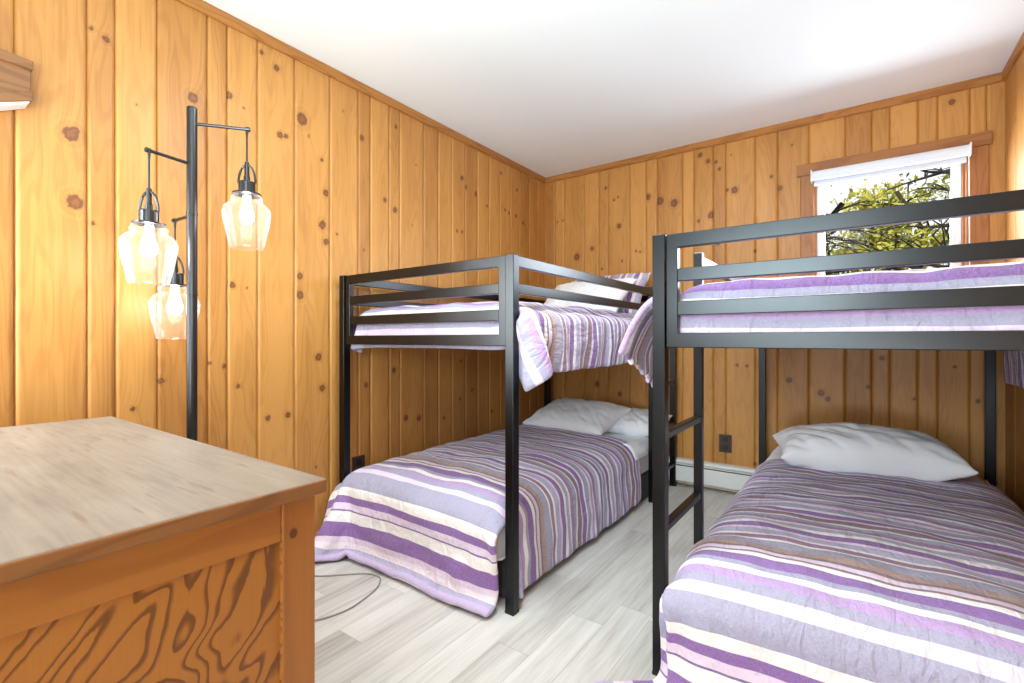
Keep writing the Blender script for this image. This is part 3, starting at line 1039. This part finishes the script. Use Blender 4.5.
rounded_slab('box_spring', ML1[0], -1.135, 1.56, 3.44, 0.0, .165, M['greyfab'], 'charcoal fabric covered base under the lower left mattress', 'bed base', 'bed bases', .03, False)
rounded_slab('box_spring', ML2[0], ML2[1], 1.46, 3.46, 0.0, .165, M['greyfab'], 'charcoal fabric covered base under the lower right mattress', 'bed base', 'bed bases', .03, False)


# ------------------------------------------------------------------ bedding: draped duvets, settled by a small cloth solver
class Cloth:
    """A sheet of cloth on a grid; u runs across the bed, v from the foot hem towards the head."""

    def __init__(self, P, du, dv, valid=None, slit=None, seed=0):
        self.P = P.astype(np.float64)
        self.rows, self.cols = P.shape[:2]
        self.du, self.dv = du, dv
        self.valid = np.ones((self.rows, self.cols), bool) if valid is None else valid
        self.slit = slit or []          # (column, below row): cut between column and column + 1
        rng = np.random.default_rng(seed)
        self.P[..., 2] += rng.normal(0, .0015, self.P.shape[:2])
        self.V = np.zeros_like(self.P)
        self.con = []
        self._build()

    def _w(self, r0, r1, c0, c1, dr, dc):
        """weights of constraints between (r, c) and (r + dr, c + dc)"""
        R_, C_ = self.rows, self.cols
        a = self.valid[max(0, -dr):R_ - max(0, dr), max(0, -dc):C_ - max(0, dc)]
        return a

    def _build(self):
        R_, C_ = self.rows, self.cols
        I = np.arange(R_ * C_).reshape(R_, C_)
        vd = self.valid

        def add(dr, dc, rest, k):
            r0, r1 = max(0, -dr), R_ - max(0, dr)
            c0, c1 = max(0, -dc), C_ - max(0, dc)
            A = I[r0:r1, c0:c1]
            B = I[r0 + dr:r1 + dr, c0 + dc:c1 + dc]
            ok = vd.ravel()[A] & vd.ravel()[B]
            if dc:
                cc = np.arange(c0, c1)[None, :] + np.zeros((r1 - r0, 1), int)
                rr = np.arange(r0, r1)[:, None] + np.zeros((1, c1 - c0), int)
                lo, hi = np.minimum(cc, cc + dc), np.maximum(cc, cc + dc)
                for sc_, sr_ in self.slit:
                    ok &= ~((lo <= sc_) & (hi > sc_) & (np.minimum(rr, rr + dr) < sr_))
            # colour into independent batches
            rr = np.arange(r0, r1)[:, None] + np.zeros((1, c1 - c0), int)
            cc = np.arange(c0, c1)[None, :] + np.zeros((r1 - r0, 1), int)
            m = (cc // abs(dc)) % 2 if dc else (rr // abs(dr)) % 2
            for q in (0, 1):
                s_ = ok & (m == q)
                if s_.any():
                    self.con.append((A[s_], B[s_], rest, k))

        du, dv = self.du, self.dv
        add(0, 1, du, 1.0)
        add(1, 0, dv, 1.0)
        dg = math.hypot(du, dv)
        add(1, 1, dg, .35)
        add(1, -1, dg, .35)
        add(0, 2, 2 * du, .05)
        add(2, 0, 2 * dv, .05)
        add(0, 4, 4 * du, .012)
        add(4, 0, 4 * dv, .012)

    def run(self, steps, collide, iters=10, dt=1 / 50, damp=.965, gravity=2.2):
        X = self.P.reshape(-1, 3)
        Vl = self.V.reshape(-1, 3)
        live = self.valid.ravel()
        for st in range(steps):
            Vl[:, 2] -= gravity * dt
            Vl *= damp
            old = X.copy()
            X += Vl * dt
            X[~live] = old[~live]
            for it in range(iters):
                for A, B, rest, k in self.con:
                    d = X[B] - X[A]
                    L = np.sqrt((d * d).sum(1)) + 1e-9
                    c = (0.5 * k * (L - rest) / L)[:, None] * d
                    X[A] += c
                    X[B] -= c
                if it % 3 == 2:
                    collide(X, old)
            collide(X, old)
            Vl[:] = (X - old) / dt
            sp = np.sqrt((Vl * Vl).sum(1))
            f = np.minimum(1, 2.0 / (sp + 1e-9))
            Vl *= f[:, None]
        self.P = X.reshape(self.rows, self.cols, 3)
        return self


def col_box(X, b, m=0.0, fric=.6, old=None, noup=False):
    """push points out of a box by its nearest face"""
    x0, x1, y0, y1, z0, z1 = b
    ins = (X[:, 0] > x0 - m) & (X[:, 0] < x1 + m) & (X[:, 1] > y0 - m) & (X[:, 1] < y1 + m) & (X[:, 2] > z0 - m) & (X[:, 2] < z1 + m)
    i = np.nonzero(ins)[0]
    if not len(i):
        return
    p = X[i]
    d = np.stack([p[:, 0] - (x0 - m), (x1 + m) - p[:, 0], p[:, 1] - (y0 - m), (y1 + m) - p[:, 1], p[:, 2] - (z0 - m), (z1 + m) - p[:, 2]], 1)
    if noup:
        d[:, 4:] = 9
    k = d.argmin(1)
    ax = k // 2
    val = np.array([x0 - m, x1 + m, y0 - m, y1 + m, z0 - m, z1 + m])[k]
    p[np.arange(len(i)), ax] = val
    if old is not None and fric:
        for a in range(3):
            sel = ax != a
            p[sel, a] += (old[i][sel, a] - p[sel, a]) * fric
    X[i] = p


def col_slab(X, b, crown, rad, m, old, fric=.5):
    """mattress with rounded edges and a crowned top"""
    x0, x1, y0, y1, z0, z1 = b
    cx, cy, hx, hy = (x0 + x1) / 2, (y0 + y1) / 2, (x1 - x0) / 2, (y1 - y0) / 2
    ex = np.clip(1 - ((X[:, 0] - cx) / hx) ** 4, 0, 1)
    ey = np.clip(1 - ((X[:, 1] - cy) / hy) ** 6, 0, 1)
    top = z1 + crown * ex * ey
    q = np.stack([np.abs(X[:, 0] - cx) - (hx - rad), np.abs(X[:, 1] - cy) - (hy - rad), X[:, 2] - (top - rad)], 1)
    qp = np.maximum(q, 0)
    qn = np.sqrt((qp * qp).sum(1))
    depth = rad + m - qn
    inside = (q.max(1) > -.25) & (depth > 0) & (X[:, 2] > z0 - .02)
    # outside of the core: push along the rounded normal
    i = np.nonzero(inside & (qn > 1e-6))[0]
    if len(i):
        nrm = qp[i] / qn[i][:, None]
        nrm[:, 0] *= np.sign(X[i, 0] - cx)
        nrm[:, 1] *= np.sign(X[i, 1] - cy)
        X[i] += nrm * depth[i][:, None]
        if old is not None:
            dlt = old[i] - X[i]
            dn = (dlt * nrm).sum(1)[:, None] * nrm
            X[i] += (dlt - dn) * fric
    j = np.nonzero(inside & (qn <= 1e-6))[0]
    if len(j):
        k = q[j].argmax(1)
        X[j, 2] = np.where(k == 2, top[j] + m, X[j, 2])
        for a, c, hh in ((0, cx, hx), (1, cy, hy)):
            s_ = j[k == a]
            X[s_, a] = c + np.sign(X[s_, a] - c) * (hh + m)


def vnoise(x, y, z=0.0):
    return mnoise.noise(Vector((x, y, z)))


def cloth_object(name, cl, v0, label, group, thick=.022, wr=.005, seed=0.0):
    R_, C_ = cl.rows, cl.cols
    P = cl.P
    du = np.gradient(P, axis=1)
    dv = np.gradient(P, axis=0)
    N = np.cross(du, dv)
    N /= np.linalg.norm(N, axis=2, keepdims=True) + 1e-9
    W = np.zeros((R_, C_))
    for r in range(R_):
        for c in range(C_):
            u_, v_ = c * cl.du, r * cl.dv
            W[r, c] = (vnoise(u_ * 5.2 + seed, v_ * 9.5, seed) + .55 * vnoise(u_ * 13 + seed, v_ * 17, 4.2) + .35 * abs(vnoise(u_ * 9 + v_ * 14, v_ * 4, seed + 7)))
    P = P + N * (W * wr)[..., None]
    me = bpy.data.meshes.new(name)
    idx = np.arange(R_ * C_).reshape(R_, C_)
    F = np.stack([idx[:-1, :-1], idx[:-1, 1:], idx[1:, 1:], idx[1:, :-1]], -1)
    ok = cl.valid[:-1, :-1] & cl.valid[:-1, 1:] & cl.valid[1:, 1:] & cl.valid[1:, :-1]
    for sc_, sr_ in cl.slit:
        ok[:sr_, sc_] = False
    F = F[ok].reshape(-1, 4)
    used = np.unique(F)
    remap = np.full(R_ * C_, -1)
    remap[used] = np.arange(len(used))
    UV = np.stack(np.meshgrid(np.arange(C_) * cl.du, np.arange(R_) * cl.dv + v0), -1).reshape(-1, 2)[used]
    me.from_pydata(P.reshape(-1, 3)[used].tolist(), [], remap[F].tolist())
    uvl = me.uv_layers.new(name='UVMap')
    li = np.zeros(len(me.loops), np.int32)
    me.loops.foreach_get('vertex_index', li)
    uvl.data.foreach_set('uv', UV[li].astype(np.float32).ravel())
    o = mesh_obj(name, me, M['duvet'], None, smooth=True)
    so = o.modifiers.new('thickness', 'SOLIDIFY')
    so.thickness = thick
    so.offset = 0.0
    su = o.modifiers.new('soft', 'SUBSURF')
    su.levels = 1
    su.render_levels = 1
    tag(o, label, 'duvet', group)
    return o


D = .022


def grid(u, v, f):
    out = np.zeros((len(v), len(u), 3))
    for r, b in enumerate(v):
        for c, a in enumerate(u):
            out[r, c] = f(a, b)
    return out


def wrap(a, lo, zt, sign):
    """start position of a strip that hangs beyond lo: returns (coordinate, drop)"""
    e = (lo - a) * sign
    return (a, 0.0) if e <= 0 else (lo - sign * .004 * (e > 0), e)


def post_boxes(b, m=0.0):
    out = []
    for sx in (-1, 1):
        for sy in (-1, 1):
            x0, x1 = sorted((b[0] + sx * BW, b[0] + sx * (BW - .04)))
            y0, y1 = sorted((b[1] + sy * BL, b[1] + sy * (BL - .04)))
            out.append((x0, x1, y0, y1, 0, BH))
    return out


DG = 'purple striped duvets on the bunks'

def rows(foot, over, head, k):
    """cloth coordinates v of the rows, and where each row starts out along the bed (pushed together by k so that the cloth buckles)"""
    v = np.arange(head - (head - foot) / k - over, head, D)
    y = np.where(v > head - (head - foot) / k, head - (head - v) * k, foot - (head - (head - foot) / k - v))
    return v, y


def mask(u, y, test):
    m = np.ones((len(y), len(u)), bool)
    for r, b in enumerate(y):
        for c, a in enumerate(u):
            if test(a, b):
                m[r, c] = False
    return m


def cut(u, y, x, yy):
    return (int(np.searchsorted(u, x)) - 1, int(np.searchsorted(y, yy)))


# lower left duvet
u = np.arange(-2.135 - .24, -1.135 + .315, D)
v, y = rows(1.475, .345, 2.93, .955)


def f1(a, b):
    x, dz_ = wrap(a, -2.17, 0, 1)
    return (x, b, .455 - dz_)


c1_ = Cloth(grid(u, y, f1), D, D, mask(u, y, lambda a, b: a > -1.10 and b < 1.525), seed=1)


def coll1(X, old):
    col_slab(X, (ML1[0], ML1[1], ML1[2], ML1[3], .0, ML1[4]), .045, .06, .017, old)
    col_box(X, (-2.135, -1.135, 1.56, 3.44, -.1, .17), .016, .3, old, True)
    for b in post_boxes(B1):
        col_box(X, b, .014, .2, old, True)
    X[:, 0] = np.maximum(X[:, 0], XL + .035)
    X[:, 2] = np.maximum(X[:, 2], .022)


c1_.run(130, coll1)
cloth_object('duvet', c1_, 0.0, 'purple striped duvet spread over the lower bed of the left bunk, hem near the floor', DG, .026, .012, 1.3)

# lower right duvet
u = np.arange(-0.475 - .30, 0.535 + .16, D)
v, y = rows(1.41, .40, 2.98, .955)


def f2(a, b):
    if b > 1.47:
        x, d1 = wrap(a, -.475, 0, 1)
    else:
        x, d1 = a, 0
    x2, d2 = wrap(x, .572, 0, -1)
    return (x2, b, .475 - d1 - d2)


c2_ = Cloth(grid(u, y, f2), D, D, mask(u, y, lambda a, b: a < -.545 and b < 1.50), [cut(u, y, -.485, 1.46)], seed=2)


def coll2(X, old):
    col_slab(X, (ML2[0], ML2[1], ML2[2], ML2[3], .0, ML2[4]), .045, .06, .017, old)
    for b in post_boxes(B2):
        col_box(X, b, .014, .2, old, True)
    # ladder upright and the wall
    col_box(X, (B2[0] - BW, B2[0] - BW + .04, 1.49, 1.98, 0, 1.0), .010, .2, old, True)
    X[:, 0] = np.minimum(X[:, 0], XR - .03)
    X[:, 2] = np.maximum(X[:, 2], .022)


c2_.run(130, coll2)
cloth_object('duvet', c2_, 0.0, 'large purple striped duvet over the lower bed of the right bunk in the foreground', DG, .026, .012, 5.1)

# upper left duvet: foot end tucked down inside the guard rails, right side hanging out over the side rail
u = np.arange(-2.125 - .10, -1.135 + .318, D)
v, y = rows(1.575, .145, 2.98, .93)


def f3(a, b):
    x, d1 = wrap(a, -2.135, 0, 1)
    yy, d2 = wrap(b, 1.556, 0, 1) if a < -1.09 else (b, 0)
    return (x, yy, 1.218 - d1 - d2)


c3_ = Cloth(grid(u, y, f3), D, D, mask(u, y, lambda a, b: a > -1.09 and b < 1.40), [cut(u, y, -1.09, 1.545)], 3)


def top_collide(Bk, MT, side):
    def coll(X, old):
        col_slab(X, (MT[0], MT[1], MT[2], MT[3], 1.0, MT[4]), .02, .05, .014, old)
        for b in post_boxes(Bk):
            col_box(X, b, .014, .2, old, True)
        for sx in (-1, 1):
            x0, x1 = sorted((Bk[0] + sx * (BW - .008), Bk[0] + sx * (BW - .032)))
            col_box(X, (x0, x1, Bk[1] - BL + .04, Bk[1] + BL - .04, 1.035, 1.080), .014, .3, old)
        # inside of the foot guard
        ins = (X[:, 0] > Bk[0] - BW + .03) & (X[:, 0] < Bk[0] + BW - .03)
        lim = Bk[1] - BL + .032 + .014
        X[ins, 1] = np.maximum(X[ins, 1], lim)
        # side guard bar above the hanging edge
        up = (np.abs(np.abs(X[:, 0] - Bk[0]) - (BW - .02)) < .03) & (X[:, 1] > Bk[1] - BL + .04)
        X[up, 2] = np.minimum(X[up, 2], 1.226)
        X[:, 0] = np.clip(X[:, 0], XL + .03, XR - .022)
    return coll


base3 = top_collide(B1, MT1, 1)


def coll3(X, old):
    base3(X, old)
    # plump fold over the side rail
    col_box(X, (-1.105, -1.045, 1.535, 3.0, 1.06, 1.15), .012, .3, old)


c3_.run(120, coll3)
cloth_object('duvet', c3_, .36, 'purple striped duvet on the left bunk upper bed, hanging over the side', DG, .022, .012, 9.4)

# upper right duvet: hangs out through the ladder opening on its left side
u = np.arange(-0.465 - .45, 0.525 + .38, D)
v, y = rows(1.575, .13, 3.30, .95)


def f4(a, b):
    x, d1 = a, 0.0
    if a > .592:
        x, d1 = .591, a - .592
    yy, d2 = (b, 0.0)
    if a > -.51 and a < .57:
        yy, d2 = wrap(b, 1.556, 0, 1)
    return (x, yy, 1.228 - d1 - d2)


c4_ = Cloth(grid(u, y, f4), D, D, mask(u, y, lambda a, b: (a < -.51 and (b < 1.53 or b > 1.94 or a < -.51 - .25 - (b - 1.53) / .4 * .17)) or (a > .57 and b < 1.53)),
            [cut(u, y, -.51, 1.545), cut(u, y, .57, 1.545)], 4)
base4 = top_collide(B2, MT2, -1)


def coll4(X, old):
    base4(X, old)
    # the bunched edge of the duvet keeps the fall away from the frame
    zl = 1.19 - 9.0 * np.maximum(0, -.515 - X[:, 0]) ** 2
    i = np.nonzero((X[:, 0] < -.50) & (X[:, 0] > -.66) & (X[:, 1] < 1.92) & (X[:, 2] < zl) & (X[:, 2] > .93))[0]
    dz_, dx_ = zl[i] - X[i, 2], X[i, 0] + .66
    up = dz_ < dx_
    X[i[up], 2] = zl[i[up]]
    X[i[~up], 0] = -.66


c4_.run(120, coll4)
cloth_object('duvet', c4_, .41, 'purple striped duvet on the upper bed of the right bunk, spilling out by the ladder', DG, .022, .012, 14.2)


# ------------------------------------------------------------------ pillows
def pillow(name, label, group, centre, w, d, t, rot, mat, seed=0.0, flare=0.0, tilt=0.0, sag=.0, roll=0.0):
    """A stuffed pillow in a case; w across (x), d deep (y), t thick, before rot about z and tilt about x."""
    n, m = 44, 32
    V = []
    Fc = []
    for side in (1, -1):
        for j in range(m + 1):
            for i in range(n + 1):
                a = -1 + 2 * i / n
                b = -1 + 2 * j / m
                pin = 1 - .10 * (1 - abs(a) ** 2) * abs(b) ** 3          # pinched long edges
                pin2 = 1 - .08 * (1 - abs(b) ** 2) * abs(a) ** 3
                x = a * w / 2 * pin2 * (1 + flare * max(0, abs(a) - .86) * 2)
                y = b * d / 2 * pin
                h = (max(0, 1 - abs(a) ** 2.8) * max(0, 1 - abs(b) ** 2.2)) ** .46
                z = side * (t / 2) * h
                k = min(1, 3 * h)
                wv = .010 * vnoise(a * 3.0 + seed, b * 2.2, seed * side) + .007 * vnoise(a * 8 + b * 3 + seed, b * 5, 2.2)
                cr = abs(vnoise((a + b * .6) * 4.2 + seed, b * 1.2 - a * .5, 5.5))
                wv -= .020 * max(0, .22 - cr) / .22 * (.5 + .5 * vnoise(a * 2, b * 2, seed))
                z += side * wv * k
                if h < .02:
                    z += .012 * vnoise(a * 5 + seed, b * 5, 1.1)
                z -= sag * (abs(a) ** 2) * .5
                V.append((x, y, z))
    S = (n + 1) * (m + 1)
    for s_ in (0, 1):
        for j in range(m):
            for i in range(n):
                q = [s_ * S + j * (n + 1) + i, s_ * S + j * (n + 1) + i + 1, s_ * S + (j + 1) * (n + 1) + i + 1, s_ * S + (j + 1) * (n + 1) + i]
                Fc.append(q if s_ == 0 else q[::-1])
    me = bpy.data.meshes.new(name)
    Mx = Matrix.Rotation(rot, 4, 'Z') @ Matrix.Rotation(tilt, 4, 'X') @ Matrix.Rotation(roll, 4, 'Y')
    me.from_pydata([tuple(Mx @ Vector(p)) for p in V], [], Fc)
    bmm = bmesh.new()
    bmm.from_mesh(me)
    # sew the two halves along the seam
    bmm.verts.ensure_lookup_table()
    pairs = {}
    for j in range(m + 1):
        for i in range(n + 1):
            if i in (0, n) or j in (0, m):
                a_, b_ = bmm.verts[j * (n + 1) + i], bmm.verts[S + j * (n + 1) + i]
                mid = (a_.co + b_.co) / 2
                a_.co = mid
                b_.co = mid
    bmesh.ops.remove_doubles(bmm, verts=bmm.verts, dist=1e-5)
    uvl = bmm.loops.layers.uv.new('UVMap')
    for f_ in bmm.faces:
        for l in f_.loops:
            p = Mx.inverted() @ l.vert.co
            l[uvl].uv = (p.y, p.x + .62)
    bmm.to_mesh(me)
    bmm.free()
    o = mesh_obj(name, me, mat, None, smooth=True)
    o.location = centre
    su = o.modifiers.new('soft', 'SUBSURF')
    su.levels = 1
    su.render_levels = 1
    tag(o, label, 'pillow', group)
    return o


PG = 'white pillows on the bunks'
pillow('pillow', 'white pillow with wrinkled case at the head of the lower right bunk', PG, (0.015, 2.93, .505), .74, .38, .25, R(13), M['white'], 2.3, .12, R(6))
pillow('pillow', 'front white pillow lying slanted at the head of the lower left bunk', PG, (-1.66, 3.10, .505), .68, .46, .17, R(-6), M['white'], 7.7, .05, R(16))
pillow('pillow', 'partly hidden white pillow behind the front one on the lower left bunk', PG, (-1.32, 3.28, .475), .50, .40, .15, R(4), M['white'], 12.1, .05, R(10))
pillow('pillow', 'white pillow leaning at the head of the upper left bunk', PG, (-1.56, 3.02, 1.345), .66, .44, .14, R(-3), M['white'], 17.0, .05, R(38))
pillow('pillow', 'purple striped pillow leaning behind the white one on the upper left bunk', 'striped pillows', (-1.52, 3.28, 1.385), .62, .42, .15, R(0), M['duvet'], 21.0, .05, R(52))

# sheets folded open at the head of the lower beds
def sheet(label, x0, x1, y0, y1, z, seed):
    nx, ny = 44, 20
    me = bpy.data.meshes.new('bed_sheet')
    V, Fc = [], []
    for j in range(ny + 1):
        for i in range(nx + 1):
            a, b = i / nx, j / ny
            x = x0 + (x1 - x0) * a
            y = y0 + (y1 - y0) * b
            e = min(a, 1 - a) * (x1 - x0)
            drop = 0 if e > .07 else (.07 - e) ** 2 * 18
            V.append((x, y, z - drop + .007 * vnoise(x * 7 + seed, y * 9, 1.0) + .004 * vnoise(x * 20, y * 14 + seed, 3.0)))
    for j in range(ny):
        for i in range(nx):
            q = j * (nx + 1) + i
            Fc.append((q, q + 1, q + nx + 2, q + nx + 1))
    me.from_pydata(V, [], Fc)
    o = mesh_obj('bed_sheet', me, M['white'], None, smooth=True)
    so = o.modifiers.new('thickness', 'SOLIDIFY')
    so.thickness = .008
    tag(o, label, 'sheet', 'white bed sheets')
    return o


sheet('white sheet turned down below the pillows of the lower left bunk', -2.15, -1.105, 2.84, 3.44, .405, 1.0)
sheet('white sheet showing at the head of the lower right bunk', -0.455, 0.52, 2.86, 3.44, .40, 6.0)
